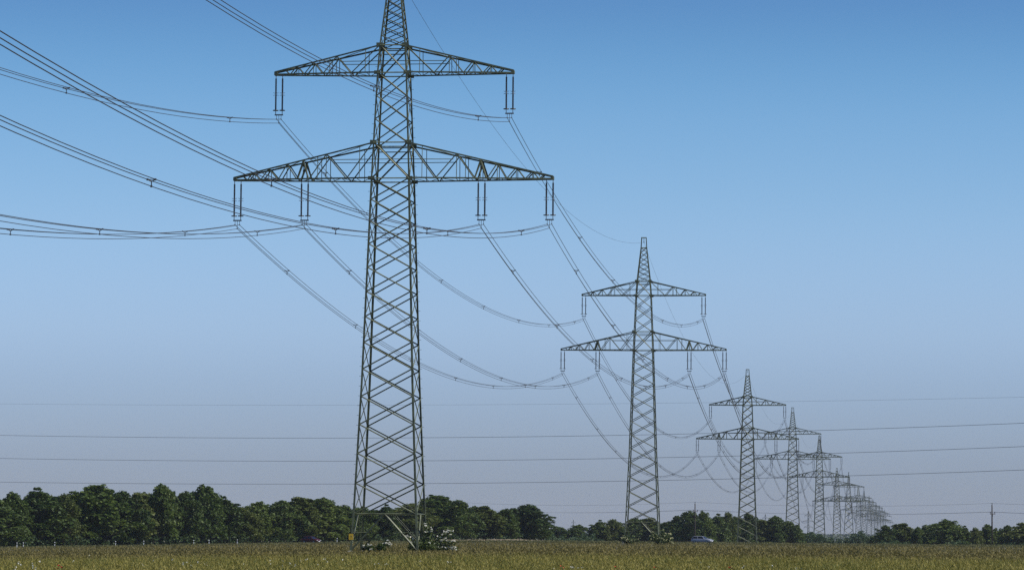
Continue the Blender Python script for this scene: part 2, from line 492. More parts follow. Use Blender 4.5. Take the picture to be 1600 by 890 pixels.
def make_pylon(prof, tension=False):
    root = empty('transmission_pylon', (0, 0, 0))
    legs = []
    for i in range(4):
        m = MB()
        zs = [z for z, w in prof if z <= 46.9]
        for a, b in zip(zs, zs[1:]):
            m.angle(corner(i, a, prof), corner(i, b, prof), 0.185 if a < 34 else 0.15, (SX[i][0], SX[i][1], 0), 0.12)
        legs.append(link('leg', m.mesh('leg', M_STEEL), root))
    n = 13 if not tension else 7
    hs = np.linspace(1.22, 0.86, n); hs = hs / hs.sum() * (ZL - 3.45)
    zs = [3.45] + list(3.45 + np.cumsum(hs))
    zs2 = list(np.linspace(ZLT, ZU, 4 if not tension else 3)) 
    for i in range(4):
        j = (i + 1) % 4
        m = MB()
        xpanels(m, i, j, zs, prof, 0.085 if not tension else 0.13)
        xpanels(m, i, j, zs2, prof, 0.078)
        xpanels(m, i, j, [ZL, ZLT], prof, 0.11)
        xpanels(m, i, j, [ZU, ZUT], prof, 0.10)
        out = corner(i, 10, prof) + corner(j, 10, prof); out.z = 0
        zb = 3.45
        m.angle(corner(i, zb, prof), corner(j, zb, prof), 0.10, out)
        mid = (corner(i, zb, prof) + corner(j, zb, prof)) / 2
        for k in (i, j):
            m.angle(mid, corner(k, 0.05, prof), 0.12, out)
            m.angle((mid + corner(k, 0.05, prof)) / 2, corner(k, 1.75, prof), 0.06, out)
        link('bracing', m.mesh('bracing', M_STEEL), root)
    m = MB()
    zp = list(np.linspace(46.9, 53.0, 8))
    for i in range(4):
        j = (i + 1) % 4
        m.angle(corner(i, 46.9, prof), corner(i, 53.0, prof), 0.145, (SX[i][0], SX[i][1], 0), 0.14)
        m.angle(corner(i, 53.0, prof), corner(i, 54.9, prof), 0.11, (SX[i][0], SX[i][1], 0), 0.14)
        xpanels(m, i, j, zp, prof, 0.062)
        for z in (53.0, 54.85):
            m.angle(corner(i, z, prof), corner(j, z, prof), 0.11, (0, 0, 1))
    m.angle((-0.4, 0, 54.8), (0.4, 0, 54.8), 0.1, (0, 0, 1))
    m.tube([(0, 0, 54.8), (0, 0, 54.0)], 0.05, 6)
    m.box((0, 0, 54.0), (0.16, 0.5, 0.14))
    link('peak', m.mesh('peak', M_STEEL), root)
    link('crossarm', arm_mesh(ZL, ZLT, 15.0, LB, LT, prof, 8.3), root)
    link('crossarm', arm_mesh(ZU, ZUT, 11.25, UB, UT, prof, None), root)
    for i in range(4):
        m = MB(); c = corner(i, 0, prof)
        m.lathe([(0.36, -0.9), (0.36, -0.02), (0.25, 0.06), (0.2, 0.07)], 12, 0, (c.x, c.y, 0))
        link('foundation', m.mesh('foundation', M_CONC), root)
    for lv, x in PHASES:
        z = ZL if lv == 'L' else ZU
        if not tension:
            for dx in (-0.31, 0.31):
                s = link('insulator_string', INS, root, (x + dx, 0, z - 0.02))
                link('grading_ring', RING, s)
            link('yoke_plate', YOKE, root, (x, 0, z))
        else:
            for sy in (-1, 1):
                s = link('insulator_string', INS, root, (x, 0.3 * sy, z - 0.02))
                s.rotation_euler = (R(78) * sy, 0, 0)
                link('grading_ring', RING, s)
    return root

PHI = R(6.255)
PYL = [(-11.14, 296, 0.0), (23.87, 578, 0.47), (69.25, 937, -4.77)]      # x, depth, foot height
for px, py, D, dz in ((1238.5, 700, 1265, -2.8), (1280.3, 740, 1585, -4.0), (1307.7, 780, 1965, -11.8), (1326, 780, 2288, -8.0), (1341.2, 790, 2690, -11.3),
                      (1350, 800, 2975, -12.0), (1358, 805, 3306, -12.3), (1364, 810, 3606, -11.6), (1369, 812, 3900, -13.5), (1374, 815, 4250, -12.5), (1378, 818, 4577, -11.2), (1382, 820, 4958, -12.5)):
    PYL.append((pt(px, py, D).x, D, dz))
TEN = 6
names = ['nearest', 'second nearest', 'third nearest', 'fourth', 'fifth', 'sixth', 'seventh', 'eighth', 'ninth', 'tenth', 'eleventh', 'twelfth', 'thirteenth', 'fourteenth', 'fifteenth']
plabels = [
    'huge dark lattice pylon nearest of the row, its peak cut off by the top edge',
    'second nearest lattice pylon, whole and clear of the others, flowering bushes at its feet',
    'third nearest lattice pylon, right of the silver car, crossarms overlapping the next pylon',
    'fourth lattice pylon of the row, standing at the right end of the central trees',
    'fifth lattice pylon, first of the row rising from the open gap between the trees',
    'sixth lattice pylon of the row, slim, close left of the wide-footed cross-braced one',
    'wide-footed lattice pylon with large cross braces, the only one of that build in the row',
    'eighth lattice pylon of the row, directly behind the wide-footed cross-braced one',
]
plabels += ['hazy small lattice pylon, %s from the front in the far receding row' % names[k] for k in range(8, 15)]
proto = make_pylon(PROF)
STEEL_SCALE = 1.5            # members of the further towers thickened beyond true size to look darker
proto2 = make_pylon(PROF)
STEEL_SCALE = 2.1
proto3 = make_pylon(PROF); protoT = make_pylon(PROF_T, True)
STEEL_SCALE = 1.0
pyl = []
used = set()
for k, (X, D, foot) in enumerate(PYL):
    if k == TEN: o = protoT
    elif k == 0: o = proto
    elif k == 1: o = copy_tree(proto)
    else:
        src = proto2 if k < 4 else proto3
        o = copy_tree(src) if src.name in used else src
        used.add(src.name)
    o.location = (X, D, foot)
    o.rotation_euler = (0, 0, -PHI)
    tag(o, plabels[k], 'pylon', 'lattice pylons of the long power line')
    pyl.append(o)
# climbing pegs, to be seen on the nearest pylon only
pm = MB(); pm.tube([(0, 0, 0), (0.21, 0, 0)], 0.016, 5); pm.tube([(0.19, 0, 0), (0.215, 0, 0)], 0.024, 5)
PEG = pm.mesh('climbing_peg', M_STEEL)
nleg = [c for c in proto.children if c.name.startswith('leg')]
for i in (0, 2):
    for q in range(96):
        z = 3.0 + q * 0.45
        pg = link('climbing_peg', PEG, nleg[i], corner(i, z, PROF))
        pg.rotation_euler = (0, 0, (0 if SX[i][0] > 0 else math.pi) if q % 2 else SX[i][1] * math.pi / 2)
# yellow warning sign only on the nearest pylon
m = MB()
c = corner(0, 1.35, PROF)
m.box((c.x, c.y - 0.16, 1.35), (0.42, 0.02, 0.55), 0)
sgn = link('warning_sign', m.mesh('warning_sign', [M_YEL]), proto)
sgn['label'] = 'yellow warning plate on the front left leg'
m = MB()
zz = [(0.05, 0.2), (-0.06, 0.02), (0.02, 0.02), (-0.05, -0.2), (0.08, 0.06), (0.0, 0.06)]
m.add([(c.x + a, c.y - 0.174, 1.35 + b) for a, b in zz], [(0, 1, 2, 5), (2, 3, 4, 5)], 0)
link('lightning_symbol', m.mesh('lightning_symbol', M_BLK), sgn)

# ------------------------------------------------------------------ conductors
CAT = 1370.0
def attach(k, lv, x):
    """world attachment point on pylon k (k = -1: the pylon behind the camera)"""
    base = Vector(PYL[k]) if k >= 0 else Vector((-51.0, -27.0, 0.0))
    a = Vector((math.cos(PHI), -math.sin(PHI), 0))
    z = {'L': ZL - DROP, 'U': ZU - DROP, 'E': 54.0}[lv]
    if k == TEN and lv != 'E': z += DROP - 1.0
    return base + a * x + Vector((0, 0, z))

def spacer_mesh():
    m = MB()
    h = Vector((0, 0, -0.12))
    for (x, z) in TRI:
        m.tube([h, Vector((x, 0, z))], 0.028, 4)
        m.box((x, 0, z), (0.10, 0.12, 0.10))
    m.tube([(TRI[0][0], 0, 0), (TRI[1][0], 0, 0)], 0.02, 4)
    return m.mesh('spacer', M_RING)
SPACER = spacer_mesh()
pn = ['the nearest pylon', 'the second pylon', 'the third pylon', 'the fourth pylon', 'the fifth pylon', 'the sixth pylon', 'the wide-footed pylon', 'the eighth pylon', 'the ninth pylon', 'the tenth pylon']
phname = {('L', -14.65): 'at left tip of lower crossarm', ('L', -8.3): 'at left middle of lower crossarm', ('L', 8.3): 'at right middle of lower crossarm',
          ('L', 14.65): 'at right tip of lower crossarm', ('U', -10.85): 'at left tip of upper crossarm', ('U', 10.85): 'at right tip of upper crossarm'}
def span_label(what, k, where):
    if k < 0: return '%s %s, from the nearest pylon towards the left edge' % (what, where)
    a, b = [q.replace('the ', '', 1) for q in (pn[k], pn[k + 1])]
    return '%s %s, from %s to %s' % (what, where, a, b)
def sagpts(A, B, n, cat=CAT):
    L = (B - A).length
    s = L * L / (8 * cat)
    return [A.lerp(B, i / n) - Vector((0, 0, 4 * s * (i / n) * (1 - i / n))) for i in range(n + 1)]
for k in range(-1, 9):
    for lv, x in PHASES:
        A, B = attach(k, lv, x), attach(k + 1, lv, x)
        P = sagpts(A, B, 48 if k < 2 else 26, 1240.0 if k < 0 else CAT)
        ax = Vector((math.cos(PHI), -math.sin(PHI), 0))
        rad = 0.025
        lab = span_label('triple wire', k, phname[(lv, x)])
        if k < 5:
            root = empty('conductor_bundle', A)
            for (tx, tz) in TRI:
                m = MB()
                m.tube([p - A + ax * tx + Vector((0, 0, tz)) for p in P], 0.025 if k < 1 else 0.033, 5)
                link('wire', m.mesh('wire', M_WIRE), root)
            ns = int((B - A).length / (52 if k < 0 else 38))
            for q in range(ns):
                t = (q + 0.6) / ns
                f = t * (len(P) - 1); i0 = int(f); pp = P[i0].lerp(P[min(i0 + 1, len(P) - 1)], f - i0)
                sp = link('spacer', SPACER, root, pp - A)
                sp.rotation_euler = (0, 0, -PHI)
        else:
            m = MB()
            for (tx, tz) in TRI:
                m.tube([p - A + ax * tx + Vector((0, 0, tz)) for p in P], 0.036, 4)
            root = link('conductor_bundle', m.mesh('conductor_bundle', M_WIRE), None, A)
        tag(root, lab, 'power line', 'triple conductors between the lattice pylons')
    A, B = attach(k, 'E', 0), attach(k + 1, 'E', 0)
    P = sagpts(A, B, 40)
    m = MB(); m.tube([p - A for p in P], 0.016, 5)
    o = link('earth_wire', m.mesh('earth_wire', M_WIRE), None, A)
    tag(o, span_label('thin single earth wire', k, 'at the peak'), 'power line', 'earth wires along the pylon peaks')

# four wires of another line crossing behind the second pylon
def quad_y(a, b, c):
    co = np.polyfit([p[0] for p in (a, b, c)], [p[1] for p in (a, b, c)], 2)
    return lambda x: float(np.polyval(co, x))
cw = [((0, 630.5), (700, 632), (1600, 620), 0.016, 'faintest and topmost'), ((0, 679.5), (700, 683), (1600, 660.5), 0.040, 'second from top'),
      ((0, 715.5), (700, 719), (1600, 697), 0.040, 'third from top'), ((0, 752.5), (700, 754.5), (1600, 733.5), 0.040, 'lowest')]
for a, b, c, r, nm in cw:
    fy = quad_y(a, b, c)
    P = []
    for px in range(-500, 2101, 40):
        D = 860 - 0.14 * px
        P.append(pt(px, fy(px), D))
    m = MB(); m.tube([p - P[0] for p in P], r, 5)
    tag(link('crossing_wire', m.mesh('crossing_wire', M_WIRE), None, P[0]),
        'long level wire crossing the whole view behind the pylons, %s of the four' % nm, 'power line', 'level wires crossing behind the pylons')

# ------------------------------------------------------------------ wooden pole line
POLES = [(1550, 788, 725), (1086, 786, 818), (717, 786, 911)]
plab = ['dark wooden utility pole in front of the right-hand trees', 'dark wooden utility pole rising above the trees beside the silver car']
def make_pole(h):
    root = empty('utility_pole', (0, 0, 0))
    m = MB(); m.tube([(0, 0, -0.5), (0, 0, h * 0.5), (0, 0, h)], 0.15, 10, radii=[0.19, 0.165, 0.13]); link('post', m.mesh('post', M_WOOD, True), root)
    m = MB(); m.box((0, -0.17, h - 2.05), (1.5, 0.12, 0.16)); m.box((0, -0.17, h - 2.35), (0.1, 0.1, 0.5)); link('crossbar', m.mesh('crossbar', M_WOOD), root)
    for x, z in ((-0.66, h - 1.95), (0.66, h - 1.95), (0, h)):
        m = MB(); y = -0.17 if x else 0
        m.lathe([(0.03, z - 0.05), (0.03, z + 0.1), (0.10, z + 0.12), (0.12, z + 0.2), (0.08, z + 0.24), (0.11, z + 0.3), (0.05, z + 0.4)], 10, 0, (x, y, 0))
        link('insulator', m.mesh('insulator', M_PORC, True), root)
    return root
tops = []
pole_rz = math.atan2(93, -62)
for k, (px, py, D) in enumerate(POLES):
    top = pt(px, py, D); g = float(gz(top.x, D)); h = top.z - g
    ang = math.atan2(818 - 725, pt(1086, 800, 818).x - pt(1550, 800, 725).x) - math.pi / 2
    tops.append((top, ang))
    if k < 2:
        o = make_pole(h); o.location = (top.x, top.y, g); o.rotation_euler = (0, 0, ang)
        tag(o, plab[k], 'utility pole', 'wooden poles of the small power line')
P0 = tops[0][0] + (tops[0][0] - tops[1][0]); tops = [(P0, tops[0][1])] + tops
segs = ['between the right-hand pole and the right edge', 'between the two wooden poles', 'from the wooden pole by the silver car to the left wood']
for k in range(3):
    (A, an), (B, _) = tops[k], tops[k + 1]
    for x, dz, nm in ((-0.66, -1.6, 'rear lower'), (0.66, -1.6, 'front lower'), (0, 0.35, 'upper')):
        o3 = Vector((math.cos(an) * x, math.sin(an) * x, dz))
        a, b = A + o3, B + o3
        P = [a.lerp(b, i / 20) - Vector((0, 0, 4 * 0.85 * (i / 20) * (1 - i / 20))) for i in range(21)]
        m = MB(); m.tube([p - P[0] for p in P], 0.018, 4)
        tag(link('overhead_wire', m.mesh('overhead_wire', M_WIRE), None, P[0]), 'thin %s wire %s' % (nm, segs[k]), 'power line', 'wires of the wooden pole line')

# ------------------------------------------------------------------ small far pylons of other lines
def make_far_pylon():
    root = empty('distant_pylon', (0, 0, 0))
    m = MB()
    pf = [(0, 4.2), (18, 1.6), (33, 1.1), (36, 0.5)]
    for i in range(4):
        for (a, _), (b, _) in zip(pf, pf[1:]):
            m.angle(corner(i, a, pf), corner(i, b, pf), 0.22, (SX[i][0], SX[i][1], 0))
        xpanels(m, i, (i + 1) % 4, list(np.linspace(0, 35, 13)), pf, 0.13)
    link('mast', m.mesh('mast', M_STEEL), root)
    for z, hf in ((20, 4.2), (25.5, 5.4), (31, 3.6)):
        m = MB()
        for sd in (-1, 1):
            for s in (-1, 1):
                m.angle((sd * 0.6, s * 0.6, z), (sd * hf, s * 0.1, z), 0.18, (0, s, 0))
                m.angle((sd * 0.6, s * 0.6, z + 1.5), (sd * hf, s * 0.1, z + 0.1), 0.18, (0, s, 0))
            m.tube([(sd * hf, 0, z), (sd * hf, 0, z - 1.6)], 0.1, 5)
        link('crossarm', m.mesh('crossarm', M_STEEL), root)
    return root
fp = None
for px, py, D, lab in ((1263, 797, 3600, 'faint pale distant pylon with three arms in the gap left of the fifth pylon'),
                       (1196, 802, 4600, 'tip of a faint distant pylon above the trees right of the third pylon'),
                       (866, 812, 5200, 'faint distant pylon above the low trees, leftmost at the end of the wood'),
                       (896, 811, 5200, 'faint distant pylon above the low trees, right of its twin')):
    o = make_far_pylon() if fp is None else copy_tree(fp)
    fp = fp or o
    top = pt(px, py, D); g = float(gz(top.x, D))
    s = (top.z - g) / 36
    o.location = (top.x, D, g); o.scale = (s, s, s); o.rotation_euler = (0, 0, R(-12))
    tag(o, lab, 'pylon', 'distant pylons of other lines')

# ------------------------------------------------------------------ trees
def leaf_quads(C, size, upbias=0.35):
    n = len(C)
    nr = rng.normal(0, 1, (n, 3)); nr[:, 2] = np.abs(nr[:, 2]) * 0.7 + upbias
    nr /= np.linalg.norm(nr, axis=1, keepdims=True)
    t = np.cross(nr, rng.normal(0, 1, (n, 3))); t /= np.linalg.norm(t, axis=1, keepdims=True)
    b = np.cross(nr, t)
    s = (size * rng.uniform(0.6, 1.5, n))[:, None]
    a = s * 0.5; bb = s * rng.uniform(0.3, 0.55, n)[:, None]
    return np.stack([C - t * a, C - b * bb + t * a * 0.1, C + t * a, C + b * bb + t * a * 0.1], 1)

def crown_points(seed, n, H, W, lo, lobes):
    r = np.random.default_rng(seed)
    Ls = []
    def env(t): return W / 2 * (0.80 + 0.20 * math.sin(math.pi * min(1, t * 1.6))) * (1 - max(0, (t - 0.55) / 0.45) ** 2 * 0.72)
    for k in range(lobes):
        t = ((k + 0.5) / lobes) ** 0.9
        z = H * (lo + (0.90 - lo) * t)
        a = k * 2.4 + r.uniform(-0.6, 0.6)
        rr = env(t) * r.uniform(0.5, 1.0) * (1 + 0.18 * math.sin(a * 2 + seed)) if t < 0.9 else env(t) * r.uniform(0.1, 0.6)
        rad = W * r.uniform(0.10, 0.18) * (1.1 - 0.25 * t)
        Ls.append((math.cos(a) * rr, math.sin(a) * rr, min(z, H - rad * 0.8), rad))
    for k in range(4):          # heart of the crown
        Ls.append((0, 0, H * (0.25 + 0.14 * k), W * 0.27))
    main = Ls[:lobes]
    for k in range(34):         # tufts of twigs growing out of the main boughs
        x, y, z, rad = main[int(r.integers(lobes // 3, lobes))]
        d = r.normal(0, 1, 3); d[2] = abs(d[2]) * 1.2 + 0.1; d /= np.linalg.norm(d)
        q = rad * r.uniform(0.9, 1.3)
        Ls.append((x + d[0] * q, y + d[1] * q, min(z + d[2] * q, H * 1.03), W * r.uniform(0.03, 0.075)))
    vol = np.array([l[3] ** 2 for l in Ls]); cnt = (vol / vol.sum() * n).astype(int)
    C = []
    for (x, y, z, rad), c in zip(Ls, cnt):
        d = r.normal(0, 1, (c, 3)); d /= np.linalg.norm(d, axis=1, keepdims=True)
        d[:, 2] = np.where(d[:, 2] < -0.35, -d[:, 2], d[:, 2])
        clump = 0.5 + 0.5 * np.sin(d[:, 0] * 7 + x * 9) * np.sin(d[:, 1] * 6 + y * 7) * np.sin(d[:, 2] * 7 + z * 5)
        rad_i = rad * (0.66 + 0.44 * clump + r.normal(0, 0.08, c))
        rad_i *= np.where(r.uniform(0, 1, c) < 0.12, r.uniform(0.4, 0.9, c), 1)
        C.append(np.array([x, y, z]) + d * rad_i[:, None] * np.array([1, 1, 0.95]))
    C = np.concatenate(C); C[:, 2] = np.clip(C[:, 2], 0.2, H * 1.04)
    return C, Ls

def tree_meshes(seed, H, W, lo, lobes, n, leaf):
    C, Ls = crown_points(seed, n, H, W, lo, lobes)
    crown = quads_mesh('crown', leaf_quads(C, leaf), LEAVES[(0, 1, 0, 2, 1, 0, 2, 1)[seed % 8]])
    m = MB()
    m.tube([(0, 0, -0.3), (0.05, 0, H * 0.3), (-0.05, 0.05, H * 0.6), (0, 0, H * 0.85)], 0.2, 8, radii=[0.30, 0.2, 0.12, 0.04])
    for (x, y, z, rad) in Ls[:lobes]:
        z0 = max(H * 0.08, z - 0.25 * H)
        m.tube([(0, 0, z0), (x * 0.5, y * 0.5, (z0 + z) / 2 + 0.2), (x, y, z)], 0.07, 5, radii=[0.10, 0.065, 0.02])
    return crown, m.mesh('trunk', M_BARK, True)
TW = [7.4, 8.2, 6.6, 8.8, 7.0, 7.8, 6.2, 8.0]
TP = [tree_meshes(104 + k, 11.0, TW[k], [0.06, 0.1, 0.05, 0.12, 0.08, 0.05, 0.1, 0.08][k], [36, 42, 34, 46, 38, 36, 32, 42][k], 8600, 0.36) for k in range(8)]
ntree = [0]
def tree(px, top, wpx, D, label, group):
    P = pt(px, top, D); g = float(gz(P.x, D)); h = P.z - g; w = wpx / F * D
    k = ntree[0] % 8; ntree[0] += 1
    fx = rnd.choice((1.2, 1.45, 1.7, 2.05)) * rnd.uniform(0.92, 1.08)
    root = empty('broadleaf_tree', (P.x, D, g), rnd.uniform(-0.45, 0.45) + (math.pi if rnd.random() < 0.5 else 0), (w / TW[k] * fx, w / TW[k] * rnd.uniform(1.2, 1.5), h / 11.0))
    link('crown', TP[k][0], root); link('trunk', TP[k][1], root)
    return tag(root, label, 'tree', group)

GL = 'trees of the dense wood on the left'
def dfront(px): return float(np.interp(px, [-80, 0, 300, 500, 700, 860], [630, 645, 690, 727, 790, 845]))
left = [(-15, 776, 64, 'leafy tree of the wood cut by the left edge'), (22, 768, 54, 'dark leafy tree at the left end of the wood, next to the edge tree'),
        (62, 764, 52, 'low domed tree left of the broad tall dome in the left wood'), (100, 770, 46, 'lower tree just left of the broadest tall dome in the left wood'),
        (150, 754, 66, 'broadest tall domed dark tree in the left part of the wood'), (190, 765, 44, 'narrow tree right against the broad tall dome of the wood'),
        (214, 765, 42, 'small crown between the broad dome and the twin-peaked lighter tree'), (252, 755, 54, 'tall lighter green tree with a spiky top, midway in the left wood'),
        (287, 765, 42, 'crown in the dip between the two tallest lighter trees'), (322, 757, 52, 'tall tree at the right shoulder of the high left wood'),
        (352, 777, 40, 'tree on the falling slope right of the high shoulder'), (379, 793, 38, 'low tree in the deepest dip of the left wood skyline'),
        (404, 781, 46, 'rounded tree rising just right of the deepest skyline dip'), (440, 780, 44, 'tree left of the spiky crown above the red car'),
        (466, 772, 46, 'spiky tall tree left above the red car'), (505, 777, 50, 'wide leafy tree right above the red car'),
        (534, 787, 36, 'slim tree just left of the nearest pylon legs'), (562, 791, 46, 'tree seen through the left legs of the nearest pylon'),
        (602, 789, 48, 'tree seen in the middle of the nearest pylon legs'), (642, 786, 44, 'tree seen through the right legs of the nearest pylon'),
        (684, 771, 52, 'tall peaked tree just right of the nearest pylon legs'), (722, 782, 44, 'tree sloping down right of the peaked one by the nearest pylon'),
        (757, 787, 46, 'middle tree of the wood right of the nearest pylon'), (790, 794, 42, 'lower tree left of the last tall crown of the wood'),
        (821, 786, 46, 'last tall crown near the right end of the wood'), (846, 811, 32, 'small tree closing the right end of the wood')]
for px, top, w, lab in left:
    tree(px, top, w, dfront(px), lab, GL)
rows = [(-40, 5, 16, 30), (-22, 3, 36, 36)]
for r0, extra, dd, step in rows:
    px = r0
    while px < 838:
        sk = float(np.interp(px, [l[0] for l in left], [l[1] for l in left]))
        tree(px, sk + extra + rnd.uniform(-2, 8), rnd.uniform(40, 54), dfront(px) + dd + rnd.uniform(-4, 4),
             'tree deeper in the left wood, filling the space behind its front row of crowns', 'deeper trees of the left wood')
        px += step + rnd.uniform(-6, 6)
GM = 'trees of the low central belt'
mid = [(872, 822, 30, 1000, 'small hazy tree first right of the big wood end'), (902, 819, 32, 1000, 'small hazy tree between the wood end and the twin low domes'),
       (936, 813, 32, 980, 'left one of the twin low domed trees left of the second pylon'), (957, 810, 30, 980, 'right one of the twin low domed trees left of the second pylon'),
       (974, 824, 20, 970, 'smallest bushy tree touching the left leg of the second pylon'),
       (993, 808, 38, 1010, 'tree behind the left leg of the second pylon'), (1017, 805, 38, 1010, 'tree framed between the legs of the second pylon'),
       (1044, 814, 34, 1000, 'tree just right of the second pylon above its flowering bush'), (1074, 796, 36, 960, 'tall round tree left of the wooden pole by the silver car'),
       (1100, 798, 34, 960, 'round tree right of the wooden pole, above the silver car'), (1120, 804, 30, 970, 'tree right above the bonnet of the silver car'),
       (1138, 799, 32, 980, 'pointed tree left of the third pylon'), (1153, 805, 28, 990, 'tree behind the left leg of the third pylon'),
       (1170, 800, 32, 1000, 'tree behind the middle of the third pylon'), (1190, 808, 30, 1000, 'tree just right of the third pylon legs'),
       (1211, 805, 38, 1000, 'broad round tree between the third and fourth pylons'), (1234, 812, 34, 1000, 'tree behind the fourth pylon legs'), (1250, 826, 20, 1000, 'last low tree of the central belt beside the open gap')]
for px, top, w, D, lab in mid:
    tree(px, top, w, D, lab, GM)
px = 985
while px < 1238:
    sk = float(np.interp(px, [l[0] for l in mid], [l[1] for l in mid]))
    tree(px, sk + 6 + rnd.uniform(-1, 5), 34, 1035 + rnd.uniform(-5, 5), 'tree standing behind the front trees of the central belt', 'rear trees of the central belt')
    px += 24
GR = 'trees of the right-hand belt'
right = [(1384, 819, 26, 880, 'dark tree at the left end of the right-hand belt'), (1411, 814, 32, 890, 'pale topped tree second in the right-hand belt'),
         (1434, 822, 26, 880, 'low tree in the dip of the right-hand belt'), (1449, 818, 22, 890, 'thin tree left of the high dome in the right-hand belt'),
         (1482, 811, 42, 880, 'high domed tree in the middle of the right-hand belt'), (1506, 822, 26, 880, 'thin tree right of the high dome in the right-hand belt'),
         (1524, 823, 26, 880, 'low tree between the high dome and the wooden pole'), (1544, 817, 32, 890, 'tree directly behind the right-hand wooden pole'),
         (1574, 819, 30, 880, 'tree between the right-hand wooden pole and the edge'), (1599, 813, 34, 880, 'tree cut by the right edge'), (1628, 815, 34, 880, 'tree beyond the right edge')]
for px, top, w, D, lab in right[:-1]:
    tree(px, top, w, D, lab, GR)
px = 1386
while px < 1640:
    sk = float(np.interp(px, [l[0] for l in right], [l[1] for l in right]))
    tree(px, sk + 6 + rnd.uniform(-1, 5), 32, 910 + rnd.uniform(-5, 5), 'tree standing behind the front trees of the right-hand belt', 'rear trees of the right-hand belt')
    px += 22

# undergrowth along the wood edges
def undergrowth(name, a, b, Df, hm, n, leaf, label):
    px = rng.uniform(a, b, n)
    D = np.array([Df(p) for p in px]) + rng.uniform(-3, 14, n)
    X = np.array([gx(p, d) for p, d in zip(px, D)])
    hh = hm * (0.6 + 0.5 * (smooth_noise(X, D * 0, 0.5, 3) + smooth_noise(X, D * 0, 1.6, 4) + 0.6))
    hh = np.clip(hh, hm * 0.3, hm * 2)
    z = gz(X, D) + rng.uniform(0, 1, n) ** 0.7 * hh
    C = np.stack([X, D, z], -1)
    tag(link(name, quads_mesh(name, leaf_quads(C, leaf), M_UNDER)), label, 'undergrowth', kind='stuff')
undergrowth('undergrowth', -60, 858, lambda p: dfront(p) - 3, 2.0, 16000, 0.42, 'dense low green undergrowth along the foot of the left wood')
undergrowth('undergrowth', 850, 1262, lambda p: 950, 3.6, 12000, 0.42, 'dense low green undergrowth under the central belt of trees')
undergrowth('undergrowth', 1372, 1640, lambda p: 868, 3.4, 9000, 0.42, 'dark low undergrowth under the right-hand belt of trees')
undergrowth('undergrowth', 1246, 1384, lambda p: 1110, 5.6, 15000, 0.5, 'low green scrub in the gap below the far pylons')

# far woodland on the horizon
def far_forest():
    n = 26000
    px = rng.uniform(-200, 1800, n); D = rng.uniform(4300, 4900, n)
    X = (px - 800) / F * D
    hh = 16.0 + 4.5 * smooth_noise(X, X * 0, 0.012, 21) + 2.5 * smooth_noise(X, X * 0, 0.06, 22)
    z = gz(X, D) + rng.uniform(0, 1, n) ** 0.6 * np.clip(hh, 6, 24)
    C = np.stack([X, D, z], -1)
    tag(link('far_forest', quads_mesh('far_forest', leaf_quads(C, 3.0), M_FAR)), 'hazy blue green woodland on the horizon', 'forest', kind='stuff')
far_forest()

# ------------------------------------------------------------------ flowering bushes
def bush(px, D, wpx, h, label, seed, nflower, fm, arms=(), leafsize=0.16, n=2200, bottom=0.0):
    r = np.random.default_rng(seed)
    x = gx(px, D); g = float(gz(x, D)); w = wpx / F * D
    root = empty('flowering_bush', (x, D, g))
    C = []
    for k in range(9):
        a = r.uniform(0, 6.28); rr = w * 0.30 * math.sqrt(r.uniform(0, 1)); rad = w * r.uniform(0.13, 0.22)
        zc = r.uniform(0.25, 0.62) * h
        d = r.normal(0, 1, (n // 9, 3)); d /= np.linalg.norm(d, axis=1, keepdims=True)
        C.append(np.array([math.cos(a) * rr * 1.2, math.sin(a) * rr, zc]) + d * (rad * r.uniform(0.5, 1.08, n // 9))[:, None] * np.array([1, 1, min(1.0, 0.42 * h / rad)]))
    FL = []
    stems = MB()
    for (dx, dz) in arms:
        P = [Vector((dx * t * w * 0.5, r.uniform(-.1, .1), h * (0.35 + (dz - 0.35) * (t ** 0.8)))) for t in np.linspace(0.15, 1, 9)]
        stems.tube(P, 0.02, 4)
        for p in P[1:]:
            C.append(np.array(p) + r.normal(0, 0.13, (26, 3)))
            if p is not P[1]:
                FL.append(np.array(p) + r.normal(0, 0.07, 3) + np.array([0, -0.12, 0.1]))
    for k in range(7):
        a = r.uniform(0, 6.28)
        stems.tube([(0, 0, -0.1), (math.cos(a) * w * 0.12, math.sin(a) * w * 0.12, h * 0.3), (math.cos(a) * w * 0.28, math.sin(a) * w * 0.28, h * 0.6)], 0.03, 5, radii=[0.04, 0.03, 0.012])
    C = np.concatenate(C); C[:, 2] = np.maximum(C[:, 2], 0.08)
    link('foliage', quads_mesh('foliage', leaf_quads(C, leafsize, 0.2), M_BUSH), root)
    link('stem', stems.mesh('stem', M_BARK), root)
    # blossom heads: flat umbels of many small petals, on the outer leaves
    out = C[(np.hypot(C[:, 0], C[:, 1]) + C[:, 2] * 0.6 - C[:, 1] * 0.5).argsort()[-max(nflower * 12, 10):]]
    sel = out[r.integers(0, len(out), nflower)]
    FL += [s + np.array([0, -0.1, 0.08]) for s in sel]
    fm_ = MB(); Q = []
    for c in FL:
        nn = 22; rad = r.uniform(0.09, 0.17)
        an = r.uniform(0, 6.28, nn); q = rad * np.sqrt(r.uniform(0, 1, nn))
        Q.append(c + np.stack([np.cos(an) * q, np.sin(an) * q, 0.25 * rad * r.normal(0, 1, nn) + 0.02], -1))
    if Q:
        link('blossom', quads_mesh('blossom', leaf_quads(np.concatenate(Q), 0.075, 0.4), fm), root)
    return tag(root, label, 'bush', 'flowering bushes at the feet of the pylons')

